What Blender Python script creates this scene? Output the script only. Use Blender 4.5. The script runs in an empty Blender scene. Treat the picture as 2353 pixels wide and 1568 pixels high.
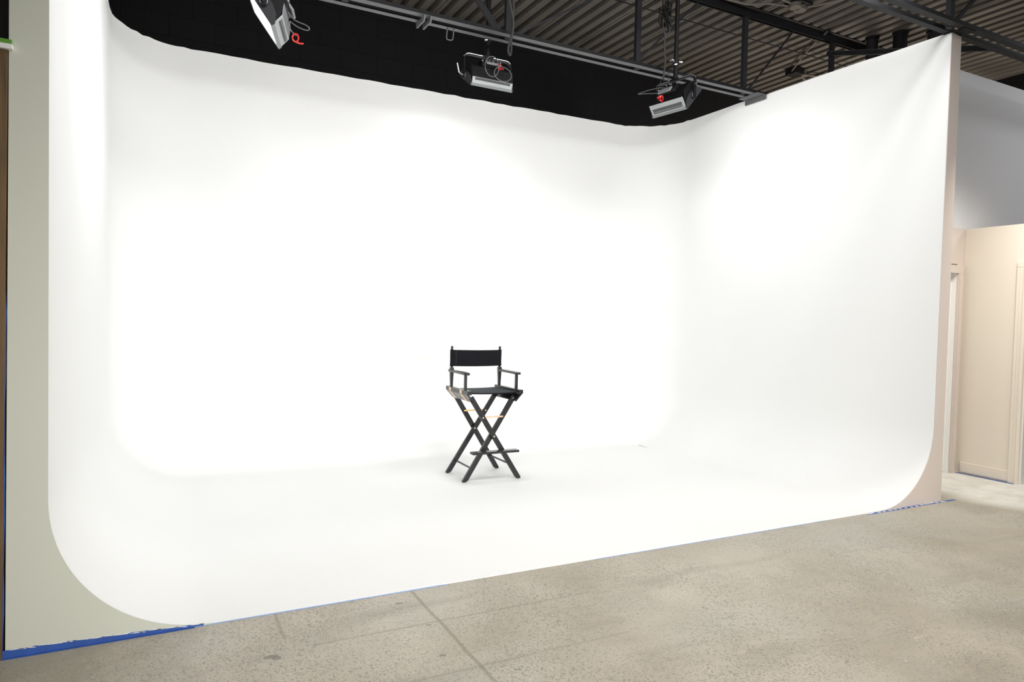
import bpy, bmesh, math, random
from mathutils import Vector, Matrix
random.seed(7)
S = bpy.context.scene
COL = S.collection
PI = math.pi
V = Vector

# ------------------------------------------------------------------ camera
cd = bpy.data.cameras.new('camera')
cd.sensor_width = 36.0
cd.lens = 1590.46 / 2353.0 * 36.0
cd.clip_start, cd.clip_end = 0.05, 200
cam = bpy.data.objects.new('camera', cd)
COL.objects.link(cam)
CR, CU, CF = ([0.8862544, -0.462564, 0.0242414], [-0.006339, 0.0402178, 0.9991708], [0.4631554, 0.8856732, -0.032711])
cam.matrix_world = Matrix(((CR[0], CU[0], -CF[0], 0.5116), (CR[1], CU[1], -CF[1], -3.4382),
                           (CR[2], CU[2], -CF[2], 1.45), (0, 0, 0, 1)))
S.camera = cam

# ------------------------------------------------------------------ world, exposure
W = bpy.data.worlds.new('world'); S.world = W; W.use_nodes = True
W.node_tree.nodes['Background'].inputs[0].default_value = (0.85, 0.92, 1.0, 1)
W.node_tree.nodes['Background'].inputs[1].default_value = 0.12
S.view_settings.view_transform = 'Standard'
S.view_settings.look = 'None'
S.view_settings.exposure = 0.0
S.view_settings.gamma = 1.0
S.view_settings.use_curve_mapping = False

# ------------------------------------------------------------------ large lamps of the hall, with unseen fill lights added
def area(name, loc, target, sx, sy, power, color=(1, 1, 1), spread=180):
    d = bpy.data.lights.new(name, 'AREA'); d.shape = 'RECTANGLE'
    d.size, d.size_y, d.energy, d.color = sx, sy, power, color
    d.spread = math.radians(spread)
    o = bpy.data.objects.new(name, d); COL.objects.link(o)
    o.location = loc
    o.rotation_euler = (V(target) - V(loc)).to_track_quat('-Z', 'Y').to_euler()
    return o
WARM = (1.0, 0.95, 0.86)
# unseen ceiling panels assumed in front of the cove, spread narrowed to dim upper walls
for x, y, p in ((1.4, -2.4, 26), (4.4, -2.2, 30), (1.2, -5.6, 40), (4.6, -5.6, 50)):
    area('assumed_unseen_panel_lamp', (x, y, 4.35), (x, y, 0), 1.4, 0.7, p, WARM, 125)
area('passage_fill', (6.95, -0.5, 3.3), (7.5, 0.15, 0.8), 0.6, 0.6, 19, WARM, 104)  # added unseen light for the passage walls and floor
area('upper_wall_fill', (9.7, -1.7, 4.25), (9.2, 0.2, 2.5), 0.8, 0.8, 34, (0.95, 0.97, 1.0))  # added light, out of view, brightens the right of the upper wall
# added soft frontal light from behind the camera; no door stands there
area('front_fill_light', (3.15, -6.0, 1.5), (3.15, 0, 0.8), 6.2, 1.8, 82, (1.0, 0.985, 0.955), 62)
# unseen second row of studio lamps, assumed over the cove front to even its light
for x in (1.9, 4.6):
    area('overhead_fill_lamp', (x, -0.36, 4.08), (x, 3.6, 1.3), 1.6, 0.44, 59)
# added point light, unseen behind the passage partition, to brighten the deck at right
deck_fill = bpy.data.lights.new('right_deck_fill', 'POINT'); deck_fill.energy = 300; deck_fill.color = (1.0, 0.9, 0.78); deck_fill.shadow_soft_size = 0.45
bo = bpy.data.objects.new('right_deck_fill_point', deck_fill); COL.objects.link(bo); bo.location = (9.0, 2.6, 2.4)

# ------------------------------------------------------------------ materials
def mat(name, col, rough=0.6, metal=0.0, spec=0.5, noise=0.0, nscale=8.0, bump=0.0, bscale=60.0, stretch=None, emit=None):
    m = bpy.data.materials.new(name); m.use_nodes = True
    nt = m.node_tree; b = nt.nodes['Principled BSDF']
    b.inputs['Base Color'].default_value = (*col, 1)
    b.inputs['Roughness'].default_value = rough
    b.inputs['Metallic'].default_value = metal
    b.inputs['Specular IOR Level'].default_value = spec
    if emit:
        b.inputs['Emission Color'].default_value = (*emit[0], 1)
        b.inputs['Emission Strength'].default_value = emit[1]
    if noise or bump:
        tc = nt.nodes.new('ShaderNodeTexCoord'); mp = nt.nodes.new('ShaderNodeMapping')
        nt.links.new(tc.outputs['Object'], mp.inputs[0])
        if stretch: mp.inputs['Scale'].default_value = stretch
    if noise:
        n = nt.nodes.new('ShaderNodeTexNoise'); n.inputs['Scale'].default_value = nscale
        n.inputs['Detail'].default_value = 6
        nt.links.new(mp.outputs[0], n.inputs['Vector'])
        r = nt.nodes.new('ShaderNodeValToRGB')
        r.color_ramp.elements[0].position = 0.3; r.color_ramp.elements[1].position = 0.7
        r.color_ramp.elements[0].color = (*[c * (1 - noise) for c in col], 1)
        r.color_ramp.elements[1].color = (*[min(1, c * (1 + noise)) for c in col], 1)
        nt.links.new(n.outputs['Fac'], r.inputs[0]); nt.links.new(r.outputs[0], b.inputs['Base Color'])
    if bump:
        n2 = nt.nodes.new('ShaderNodeTexNoise'); n2.inputs['Scale'].default_value = bscale
        nt.links.new(mp.outputs[0], n2.inputs['Vector'])
        bp = nt.nodes.new('ShaderNodeBump'); bp.inputs['Strength'].default_value = bump
        bp.inputs['Distance'].default_value = 0.01
        nt.links.new(n2.outputs['Fac'], bp.inputs['Height']); nt.links.new(bp.outputs[0], b.inputs['Normal'])
    return m

M = {}
M['cove'] = mat('white_cove_paint', (0.86, 0.865, 0.86), 0.7, spec=0.2, noise=0.006, nscale=1.2)
M['sage'] = mat('sage_cast_paint', (0.61, 0.625, 0.545), 0.6, spec=0.3, noise=0.012, nscale=2, bump=0.03)  # off-white end panel with a green bounce cast put into its colour
M['blush'] = mat('pale_blush_paint', (0.63, 0.555, 0.505), 0.6, spec=0.3, noise=0.012, nscale=2, bump=0.03)
M['cream'] = mat('cream_paint', (0.78, 0.715, 0.63), 0.55, spec=0.3, noise=0.015, nscale=1.5, bump=0.03)
M['greywhite'] = mat('grey_white_paint', (0.66, 0.66, 0.68), 0.6, spec=0.3, noise=0.012, nscale=1.5, bump=0.03)
M['trimwhite'] = mat('white_gloss_trim', (0.82, 0.80, 0.76), 0.35)
M['white'] = mat('bright_white_paint', (0.85, 0.85, 0.83), 0.45)
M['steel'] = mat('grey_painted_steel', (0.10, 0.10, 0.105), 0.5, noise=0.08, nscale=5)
M['darksteel'] = mat('shaded_black_steel', (0.006, 0.006, 0.007), 0.6, spec=0.2, noise=0.15, nscale=6)
M['chord'] = mat('charcoal_painted_steel', (0.013, 0.013, 0.0155), 0.6, spec=0.25, noise=0.12, nscale=6)
M['deck'] = mat('black_roof_deck_paint', (0.085, 0.076, 0.066), 0.65, spec=0.25, noise=0.2, nscale=3, stretch=(1, 0.3, 1))
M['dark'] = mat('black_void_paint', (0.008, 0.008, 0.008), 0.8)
M['tape'] = mat('blue_painter_tape', (0.022, 0.085, 0.36), 0.55, noise=0.12, nscale=20)
M['tapepale'] = mat('blue_painter_tape_over_white', (0.30, 0.42, 0.70), 0.6, noise=0.1, nscale=20)
M['paintedge'] = mat('dried_paint_ridge', (0.80, 0.80, 0.77), 0.5)
M['green'] = mat('green_paint', (0.105, 0.30, 0.028), 0.5)
M['wood'] = mat('brown_stained_wood', (0.125, 0.070, 0.022), 0.6, noise=0.35, nscale=6, stretch=(6, 6, 0.6))
M['blackwood'] = mat('black_lacquered_wood', (0.014, 0.014, 0.0155), 0.24, noise=0.15, nscale=10, spec=0.5)
M['rawwood'] = mat('raw_maple_wood', (0.82, 0.60, 0.38), 0.5, noise=0.1, nscale=10)
M['canvas'] = mat('black_canvas', (0.010, 0.010, 0.013), 0.9, spec=0.15, bump=0.2, bscale=400)
M['seatcanvas'] = mat('sheen_black_canvas', (0.022, 0.030, 0.036), 0.75, spec=0.4, bump=0.2, bscale=400)  # lighter than the back canvas: glossy grazing sheen put into the colour
M['brass'] = mat('zinc_yellow_metal', (0.70, 0.50, 0.22), 0.35, metal=0.75)
M['pinkbrass'] = mat('pink_gold_zinc_metal', (0.78, 0.48, 0.33), 0.35, metal=0.75, noise=0.15, nscale=60)
M['bolt'] = mat('pale_bolt_metal', (0.75, 0.68, 0.56), 0.3, metal=0.6)
M['chrome'] = mat('bright_steel', (0.55, 0.55, 0.57), 0.3, metal=0.9)
M['silver'] = mat('silver_grey_panel', (0.42, 0.445, 0.45), 0.45, spec=0.5)
M['silver_dim'] = mat('mid_grey_panel', (0.24, 0.25, 0.26), 0.45)
M['slot'] = mat('vent_slot_grey', (0.10, 0.105, 0.11), 0.6)
M['housing'] = mat('black_lamp_housing', (0.004, 0.004, 0.005), 0.5, spec=0.25)
M['endplate'] = mat('charcoal_end_plate', (0.030, 0.030, 0.035), 0.45, spec=0.3)
M['diffuser'] = mat('lit_lamp_diffuser', (0.9, 0.9, 0.9), 0.5, emit=((1.0, 1.0, 1.0), 14.0))
M['wirerope'] = mat('grey_wire_rope', (0.13, 0.13, 0.135), 0.45, metal=0.3)
M['red'] = mat('red_plastic', (0.62, 0.015, 0.015), 0.4)
M['cable'] = mat('grey_cable_rubber', (0.035, 0.035, 0.034), 0.6, spec=0.3)
M['blackcable'] = mat('black_cable_rubber', (0.005, 0.005, 0.005), 0.6, spec=0.2)
M['boxpaint'] = mat('brown_grey_metal_cover', (0.10, 0.085, 0.07), 0.5)

def block_mat(name, col):
    m = mat(name, col, 0.7, spec=0.15)
    nt = m.node_tree; b = nt.nodes['Principled BSDF']
    tc = nt.nodes.new('ShaderNodeTexCoord'); sx = nt.nodes.new('ShaderNodeSeparateXYZ'); cx = nt.nodes.new('ShaderNodeCombineXYZ')
    ad = nt.nodes.new('ShaderNodeMath'); ad.operation = 'ADD'
    nt.links.new(tc.outputs['Object'], sx.inputs[0])
    nt.links.new(sx.outputs[0], ad.inputs[0]); nt.links.new(sx.outputs[1], ad.inputs[1])
    nt.links.new(ad.outputs[0], cx.inputs[0]); nt.links.new(sx.outputs[2], cx.inputs[1])
    br = nt.nodes.new('ShaderNodeTexBrick')
    br.inputs['Scale'].default_value = 1.0
    br.inputs['Brick Width'].default_value = 0.406; br.inputs['Row Height'].default_value = 0.203
    br.inputs['Mortar Size'].default_value = 0.006; br.inputs['Mortar Smooth'].default_value = 0.6
    br.inputs['Color1'].default_value = (*col, 1); br.inputs['Color2'].default_value = (*[c * 1.08 for c in col], 1)
    br.inputs['Mortar'].default_value = (*[c * 0.8 for c in col], 1)
    nt.links.new(cx.outputs[0], br.inputs['Vector'])
    nt.links.new(br.outputs['Color'], b.inputs['Base Color'])
    bp = nt.nodes.new('ShaderNodeBump'); bp.inputs['Strength'].default_value = 0.5; bp.inputs['Distance'].default_value = 0.004
    bp.invert = True
    nt.links.new(br.outputs['Fac'], bp.inputs['Height']); nt.links.new(bp.outputs[0], b.inputs['Normal'])
    return m
M['block'] = block_mat('black_painted_block', (0.0036, 0.0036, 0.0044))

def concrete():
    m = bpy.data.materials.new('exposed_aggregate_concrete'); m.use_nodes = True
    nt = m.node_tree; L = nt.links.new; b = nt.nodes['Principled BSDF']
    def N(t): return nt.nodes.new('ShaderNode' + t)
    tc = N('TexCoord'); P = tc.outputs['Object']
    sep = N('SeparateXYZ'); L(P, sep.inputs[0])
    def math_(op, a, c=None):
        n = N('Math'); n.operation = op
        for i, v in enumerate((a, c)):
            if v is None: continue
            if isinstance(v, (int, float)): n.inputs[i].default_value = v
            else: L(v, n.inputs[i])
        return n.outputs[0]
    def ramp(v, p0, p1, c0=(0, 0, 0), c1=(1, 1, 1)):
        r = N('ValToRGB'); e = r.color_ramp.elements
        e[0].position, e[1].position = p0, p1; e[0].color = (*c0, 1); e[1].color = (*c1, 1)
        L(v, r.inputs[0]); return r.outputs[0]
    def noise(scale, detail=4, vec=P, rough=0.55):
        n = N('TexNoise'); n.inputs['Scale'].default_value = scale; n.inputs['Detail'].default_value = detail
        n.inputs['Roughness'].default_value = rough
        L(vec, n.inputs['Vector']); return n.outputs['Fac']
    def mix(f, a, c, blend='MIX'):
        n = N('MixRGB'); n.blend_type = blend
        for i, v in enumerate((f, a, c)):
            if isinstance(v, (int, float)): n.inputs[i].default_value = v
            elif isinstance(v, tuple): n.inputs[i].default_value = (*v, 1)
            else: L(v, n.inputs[i])
        return n.outputs[0]
    base = mix(ramp(noise(0.9, 5), 0.32, 0.68), (0.40, 0.355, 0.275), (0.54, 0.495, 0.415))
    base = mix(ramp(noise(4.0, 6), 0.35, 0.75), base, mix(1.0, base, (0.88, 0.88, 0.88), 'MULTIPLY'))
    mq = N('Mapping'); mq.inputs['Location'].default_value = (3.1, 1.7, 0); L(P, mq.inputs[0])
    base = mix(math_('MULTIPLY', ramp(noise(1.1, 5, mq.outputs[0]), 0.50, 0.72), 0.6), base, (0.46, 0.455, 0.415))
    # darker brown patches with noisy edges, left end of the cove and further right
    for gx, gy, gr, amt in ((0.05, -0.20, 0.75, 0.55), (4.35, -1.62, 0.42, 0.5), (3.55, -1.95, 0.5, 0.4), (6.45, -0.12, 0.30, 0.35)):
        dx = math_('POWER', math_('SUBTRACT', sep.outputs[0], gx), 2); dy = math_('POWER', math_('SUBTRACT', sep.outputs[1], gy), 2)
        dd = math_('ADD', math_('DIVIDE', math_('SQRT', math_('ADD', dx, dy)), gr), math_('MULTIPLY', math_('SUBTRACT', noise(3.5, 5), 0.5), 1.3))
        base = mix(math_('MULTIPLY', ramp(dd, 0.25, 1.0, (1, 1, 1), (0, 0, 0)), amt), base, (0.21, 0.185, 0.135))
    # smudges dragged along the hall
    mp = N('Mapping'); mp.inputs['Scale'].default_value = (0.5, 2.2, 1); mp.inputs['Rotation'].default_value = (0, 0, 0.35); L(P, mp.inputs[0])
    sm = ramp(noise(1.6, 5, mp.outputs[0]), 0.56, 0.74)
    base = mix(math_('MULTIPLY', sm, 0.45), base, (0.25, 0.225, 0.185))
    # aggregate stones, two sizes
    dist = N('TexNoise'); dist.inputs['Scale'].default_value = 30; L(P, dist.inputs['Vector'])
    va = N('VectorMath'); va.operation = 'SCALE'; L(dist.outputs['Color'], va.inputs[0]); va.inputs['Scale'].default_value = 0.018
    vb = N('VectorMath'); vb.operation = 'ADD'; L(P, vb.inputs[0]); L(va.outputs[0], vb.inputs[1])
    patch = ramp(noise(1.3, 3), 0.30, 0.62, (0.25, 0.25, 0.25), (1, 1, 1))
    for sc, th, dk, amt in ((66, 0.44, (0.23, 0.225, 0.205), 0.8), (105, 0.55, (0.25, 0.235, 0.205), 0.8), (150, 0.60, (0.27, 0.25, 0.215), 0.7), (36, 0.26, (0.20, 0.205, 0.20), 0.75)):
        vo = N('TexVoronoi'); vo.inputs['Scale'].default_value = sc; vo.inputs['Randomness'].default_value = 1.0
        L(vb.outputs[0], vo.inputs['Vector'])
        wn = N('TexWhiteNoise'); L(vo.outputs['Color'], wn.inputs['Vector'])
        lim = math_('MULTIPLY', math_('SUBTRACT', wn.outputs['Value'], 0.25), th * 1.5)
        msk = ramp(math_('SUBTRACT', lim, vo.outputs['Distance']), -0.02, 0.13)
        base = mix(math_('MULTIPLY', math_('MULTIPLY', msk, patch), amt), base, dk)
    vo = N('TexVoronoi'); vo.inputs['Scale'].default_value = 48; L(vb.outputs[0], vo.inputs['Vector'])
    wn = N('TexWhiteNoise'); L(vo.outputs['Color'], wn.inputs['Vector'])
    ws = math_('MULTIPLY', math_('GREATER_THAN', wn.outputs['Value'], 0.93), math_('LESS_THAN', vo.outputs['Distance'], 0.22))
    base = mix(math_('MULTIPLY', ws, 0.5), base, (0.66, 0.64, 0.58))
    # sawn and cracked joints
    wob = math_('MULTIPLY', math_('SUBTRACT', noise(5, 3), 0.5), 0.016)
    def line(axis, pos, lo, hi, w, amt):
        nonlocal base
        a = sep.outputs[axis]; c = sep.outputs[1 - axis]
        d = math_('ABSOLUTE', math_('ADD', math_('SUBTRACT', a, pos), wob))
        k = math_('LESS_THAN', d, w)
        k = math_('MULTIPLY', k, math_('MULTIPLY', math_('GREATER_THAN', c, lo), math_('LESS_THAN', c, hi)))
        base = mix(math_('MULTIPLY', k, amt), base, (0.22, 0.195, 0.15))
    line(0, 1.74, -6, 0.0, 0.009, 0.55)
    line(0, 1.05, -0.30, 0.0, 0.008, 0.45)
    line(1, -0.41, 1.15, 2.6, 0.006, 0.42)
    line(1, -0.88, 1.0, 2.5, 0.006, 0.32)
    line(1, -1.42, 2.0, 4.2, 0.006, 0.12)
    # oval chips
    for cx_, cy_, rx, ry in ((1.63, -0.14, 0.022, 0.012), (1.68, -0.43, 0.014, 0.008), (1.63, -0.73, 0.016, 0.009), (0.97, -0.44, 0.03, 0.016), (0.99, -0.46, 0.02, 0.02)):
        ex = math_('POWER', math_('DIVIDE', math_('SUBTRACT', sep.outputs[0], cx_), rx), 2)
        ey = math_('POWER', math_('DIVIDE', math_('SUBTRACT', sep.outputs[1], cy_), ry), 2)
        base = mix(math_('MULTIPLY', math_('LESS_THAN', math_('ADD', ex, ey), 1.0), 0.6), base, (0.16, 0.14, 0.12))
    # pale scrapes
    for cx_, cy_, rx, ry in ((2.83, -1.25, 0.035, 0.018), (3.72, -1.50, 0.07, 0.012), (2.95, -0.30, 0.05, 0.02)):
        ex = math_('POWER', math_('DIVIDE', math_('ADD', math_('SUBTRACT', sep.outputs[0], cx_), wob), rx), 2)
        ey = math_('POWER', math_('DIVIDE', math_('ADD', math_('SUBTRACT', sep.outputs[1], cy_), wob), ry), 2)
        base = mix(math_('MULTIPLY', math_('MULTIPLY', math_('LESS_THAN', math_('ADD', ex, ey), 1.0), ramp(noise(28, 4), 0.42, 0.58)), 0.6), base, (0.58, 0.52, 0.40))
    # white overspray on the side passage slab, whitened further for the bright light there
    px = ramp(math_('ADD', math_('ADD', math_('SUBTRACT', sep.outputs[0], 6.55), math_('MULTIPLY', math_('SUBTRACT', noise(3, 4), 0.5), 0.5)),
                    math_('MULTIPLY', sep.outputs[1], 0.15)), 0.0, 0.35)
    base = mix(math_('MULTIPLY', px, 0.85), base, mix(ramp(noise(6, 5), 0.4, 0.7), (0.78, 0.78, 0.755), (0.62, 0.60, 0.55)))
    L(base, b.inputs['Base Color'])
    b.inputs['Roughness'].default_value = 0.5
    b.inputs['Specular IOR Level'].default_value = 0.35
    bp = N('Bump'); bp.inputs['Strength'].default_value = 0.12; bp.inputs['Distance'].default_value = 0.004
    L(noise(90, 3), bp.inputs['Height']); L(bp.outputs[0], b.inputs['Normal'])
    return m
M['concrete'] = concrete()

# ------------------------------------------------------------------ mesh helpers
class MB:
    def __init__(s): s.bm = bmesh.new()
    def _faces(s, vs, faces):
        bv = [s.bm.verts.new(v) for v in vs]
        for f in faces:
            try: s.bm.faces.new([bv[i] for i in f])
            except ValueError: pass
        return bv
    def box(s, lo, hi, mx=None):
        x0, y0, z0 = lo; x1, y1, z1 = hi
        vs = [V(p) for p in ((x0, y0, z0), (x1, y0, z0), (x1, y1, z0), (x0, y1, z0), (x0, y0, z1), (x1, y0, z1), (x1, y1, z1), (x0, y1, z1))]
        if mx: vs = [mx @ v for v in vs]
        s._faces(vs, ((0, 3, 2, 1), (4, 5, 6, 7), (0, 1, 5, 4), (1, 2, 6, 5), (2, 3, 7, 6), (3, 0, 4, 7)))
        return s
    def bar(s, a, c, w, h, up=(0, 0, 1)):
        a, c = V(a), V(c); d = (c - a).normalized(); u = V(up); r = d.cross(u).normalized(); u = r.cross(d)
        vs = [p + r * (i * w / 2) + u * (j * h / 2) for p in (a, c) for i, j in ((-1, -1), (1, -1), (1, 1), (-1, 1))]
        s._faces(vs, ((0, 1, 2, 3), (7, 6, 5, 4), (0, 4, 5, 1), (1, 5, 6, 2), (2, 6, 7, 3), (3, 7, 4, 0)))
        return s
    def prism(s, pts, d, mx=None):
        n = len(pts); d = V(d)
        vs = [V(p) for p in pts] + [V(p) + d for p in pts]
        if mx: vs = [mx @ v for v in vs]
        s._faces(vs, [tuple(range(n)), tuple(range(2 * n - 1, n - 1, -1))] + [(i, i + n, (i + 1) % n + n, (i + 1) % n) for i in range(n)])
        return s
    def tube(s, path, r, n=10, closed=False):
        P = [V(p) for p in path]; k = len(P); rings = []
        ref = V((0.3, 0.2, 1)).normalized()
        for i, p in enumerate(P):
            if closed: t = P[(i + 1) % k] - P[i - 1]
            else: t = P[min(i + 1, k - 1)] - P[max(i - 1, 0)]
            t.normalize()
            a = t.cross(ref)
            if a.length < 0.05: a = t.cross(V((1, 0, 0)))
            a.normalize(); b2 = t.cross(a)
            rr = r[i] if isinstance(r, (list, tuple)) else r
            rings.append([s.bm.verts.new(p + a * rr * math.cos(2 * PI * j / n) + b2 * rr * math.sin(2 * PI * j / n)) for j in range(n)])
        for i in range(k if closed else k - 1):
            A, B = rings[i], rings[(i + 1) % k]
            for j in range(n): s.bm.faces.new((A[j], A[(j + 1) % n], B[(j + 1) % n], B[j]))
        if not closed:
            s.bm.faces.new(rings[0][::-1]); s.bm.faces.new(rings[-1])
        return s
    def disc(s, c, axis, r, h, n=20):
        c = V(c); a = V(axis).normalized() * h
        return s.tube([c - a / 2, c + a / 2], r, n)
    def build(s, name, m, parent=None, bevel=0, smooth=False, seg=2):
        bmesh.ops.remove_doubles(s.bm, verts=s.bm.verts, dist=1e-6)
        bmesh.ops.recalc_face_normals(s.bm, faces=s.bm.faces)
        me = bpy.data.meshes.new(name); s.bm.to_mesh(me); s.bm.free()
        o = bpy.data.objects.new(name, me); COL.objects.link(o)
        me.materials.append(m if not isinstance(m, str) else M[m])
        if smooth:
            for p in me.polygons: p.use_smooth = True
            md = o.modifiers.new('edge', 'EDGE_SPLIT'); md.split_angle = math.radians(40)
        if bevel:
            md = o.modifiers.new('bevel', 'BEVEL'); md.width = bevel; md.segments = seg; md.limit_method = 'ANGLE'
            md.angle_limit = math.radians(35)
        if parent: o.parent = parent
        return o

def tag(o, label=None, cat=None, group=None, kind=None):
    for k, v in (('label', label), ('category', cat), ('group', group), ('kind', kind)):
        if v: o[k] = v
    return o
def empty(name, loc=(0, 0, 0), rz=0.0):
    o = bpy.data.objects.new(name, None); COL.objects.link(o)
    o.location = loc; o.rotation_euler = (0, 0, rz); o.empty_display_size = 0.1
    return o
def spline(pts, n=8):
    P = [V(p) for p in pts]; out = []
    for i in range(len(P) - 1):
        a = P[max(i - 1, 0)]; b = P[i]; c = P[i + 1]; d = P[min(i + 2, len(P) - 1)]
        for k in range(n):
            t = k / n
            out.append(0.5 * ((2 * b) + (c - a) * t + (2 * a - 5 * b + 4 * c - d) * t * t + (3 * b - a - 3 * c + d) * t ** 3))
    out.append(P[-1]); return out

# ------------------------------------------------------------------ dimensions
CW, CH, CD, TL, TR, RR = 6.410, 3.87, 3.67, 0.137, 0.132, 0.64   # cove width, height, depth, wall thickness left / right, sweep radius
DECK = 4.755

# ------------------------------------------------------------------ setting
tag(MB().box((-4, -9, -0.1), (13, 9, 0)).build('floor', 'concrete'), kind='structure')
# roof deck: trapezoidal ribs running from front to back
mb = MB()
P_, X0, X1 = 0.15, -4.0, 13.0
x = X0; prof = []; k = 0
while x < X1:
    prof += [(x, DECK), (x + 0.034, DECK)] if k % 4 == 0 else []
    if k % 4 == 0: prof += [(x + 0.036, DECK + 0.012), (x + 0.042, DECK + 0.012), (x + 0.044, DECK), (x + 0.078, DECK)]
    else: prof += [(x, DECK), (x + 0.078, DECK)]
    prof += [(x + 0.088, DECK + 0.062), (x + 0.140, DECK + 0.062)]
    x += P_; k += 1
n = len(prof)
vs = [mb.bm.verts.new((a, y, z)) for y in (-9, 9) for a, z in prof]
for i in range(n - 1): mb.bm.faces.new((vs[i], vs[i + 1], vs[n + i + 1], vs[n + i]))
a = [mb.bm.verts.new((X0, -9, DECK + .1)), mb.bm.verts.new((prof[-1][0], -9, DECK + .1)), mb.bm.verts.new((prof[-1][0], 9, DECK + .1)), mb.bm.verts.new((X0, 9, DECK + .1))]
mb.bm.faces.new(a)
tag(mb.build('ceiling', 'deck'), kind='structure')
tag(MB().box((-4, 4.02, 0), (10.42, 4.22, DECK + 0.08)).build('wall_back', 'block'), kind='structure')
tag(MB().box((10.42, -9, 0), (10.62, 9, DECK + 0.08)).build('wall_right', 'block'), kind='structure')
tag(MB().box((-4.2, -9, 0), (-4, 9, DECK + 0.08)).build('wall_left', 'block'), kind='structure')
tag(MB().box((-4, -9.2, 0), (10.42, -9, DECK + 0.08)).build('wall_rear', 'block'), kind='structure')
# side wall left of the cove: dark opening with timber jambs, black wall over it
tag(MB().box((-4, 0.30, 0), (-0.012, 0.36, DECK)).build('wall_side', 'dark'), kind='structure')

# side passage right of the cove: partition with door, boxed room with second door
PY, BX, BZ, UZ = 0.66, 7.77, 2.455, 4.0
mb = MB()
mb.box((CW + 0.005, PY, 2.10), (BX + .06, PY + 0.12, BZ)); mb.box((7.66, PY, 0), (BX + .06, PY + 0.12, 2.10)); mb.box((CW + 0.005, PY, 0), (6.78, PY + 0.12, 2.10))
tag(mb.build('wall_passage', 'blush'), kind='structure')
tag(MB().box((CW + 0.005, PY, BZ), (7.30, PY + 0.12, 3.84)).box((7.30, PY, BZ), (10.41, PY + 0.12, UZ)).build('wall_upper', 'greywhite'), kind='structure')
d1 = empty('door_1', (6.72, PY, 0)); tag(d1, kind='structure')
MB().box((0.07, 0.045, 0.008), (0.94, 0.085, 2.03)).build('door_leaf', 'white', d1, 0.003)
mb = MB()
for x0 in (0.90,):
    mb.box((x0 + 0.035, -0.022, 0.0), (x0 + 0.115, 0.0, 2.005)); mb.box((x0 + 0.035, -0.012, 0.0), (x0 + 0.06, 0.0, 2.005)); mb.box((x0 + .045, -0.03, 0), (x0 + .075, 0, 2.005))
mb.box((-0.02, -0.022, 2.006), (1.015, 0.0, 2.085))
mb.build('casing', 'blush', d1, 0.003)
MB().box((0.925, 0.001, 0.0), (0.939, 0.11, 2.06)).build('jamb', 'white', d1)
# boxed room
mb = MB()
mb.box((BX, 0.10, 0), (BX + 0.12, PY - 0.001, BZ)); mb.box((BX, -0.86, 2.06), (BX + 0.12, 0.10, BZ)); mb.box((BX, -1.6, 0), (BX + 0.12, -0.86, BZ))
mb.box((BX + 0.12, -1.6, BZ - 0.1), (10.41, PY - 0.001, BZ)); mb.box((BX + 0.12, -1.6, 0), (10.41, -1.48, BZ - 0.1))
tag(mb.build('wall_room', 'cream'), kind='structure')
tag(MB().box((BX - 0.012, 0.165, 0.012), (BX - 0.0005, PY - 0.05, 0.115)).build('baseboard_room', 'cream', bevel=0.004), kind='structure')
d2 = empty('door_2', (BX, -0.38, 0)); tag(d2, kind='structure')
mb = MB()
for y0, y1 in ((0.455, 0.545), (-0.545, -0.455)):
    mb.box((-0.02, y0, 0.0), (-0.0005, y1, 2.045)); mb.box((-0.028, (y0 if y0 > 0 else y1 - .03), 0.0), (-0.0005, (y0 + .03 if y0 > 0 else y1), 2.045))
    mb.box((-0.024, y0 + .05, 0), (-0.0005, y0 + .058, 2.045))
mb.box((-0.02, -0.545, 2.046), (-0.0005, 0.545, 2.10))
mb.build('casing', 'cream', d2, 0.003)
MB().box((0.0, 0.44, 0), (0.12, 0.4795, 2.058)).build('jamb', 'trimwhite', d2)
MB().box((0.07, -0.475, 0.008), (0.11, 0.438, 2.05)).build('door_leaf', 'slot', d2, 0.003)

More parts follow.
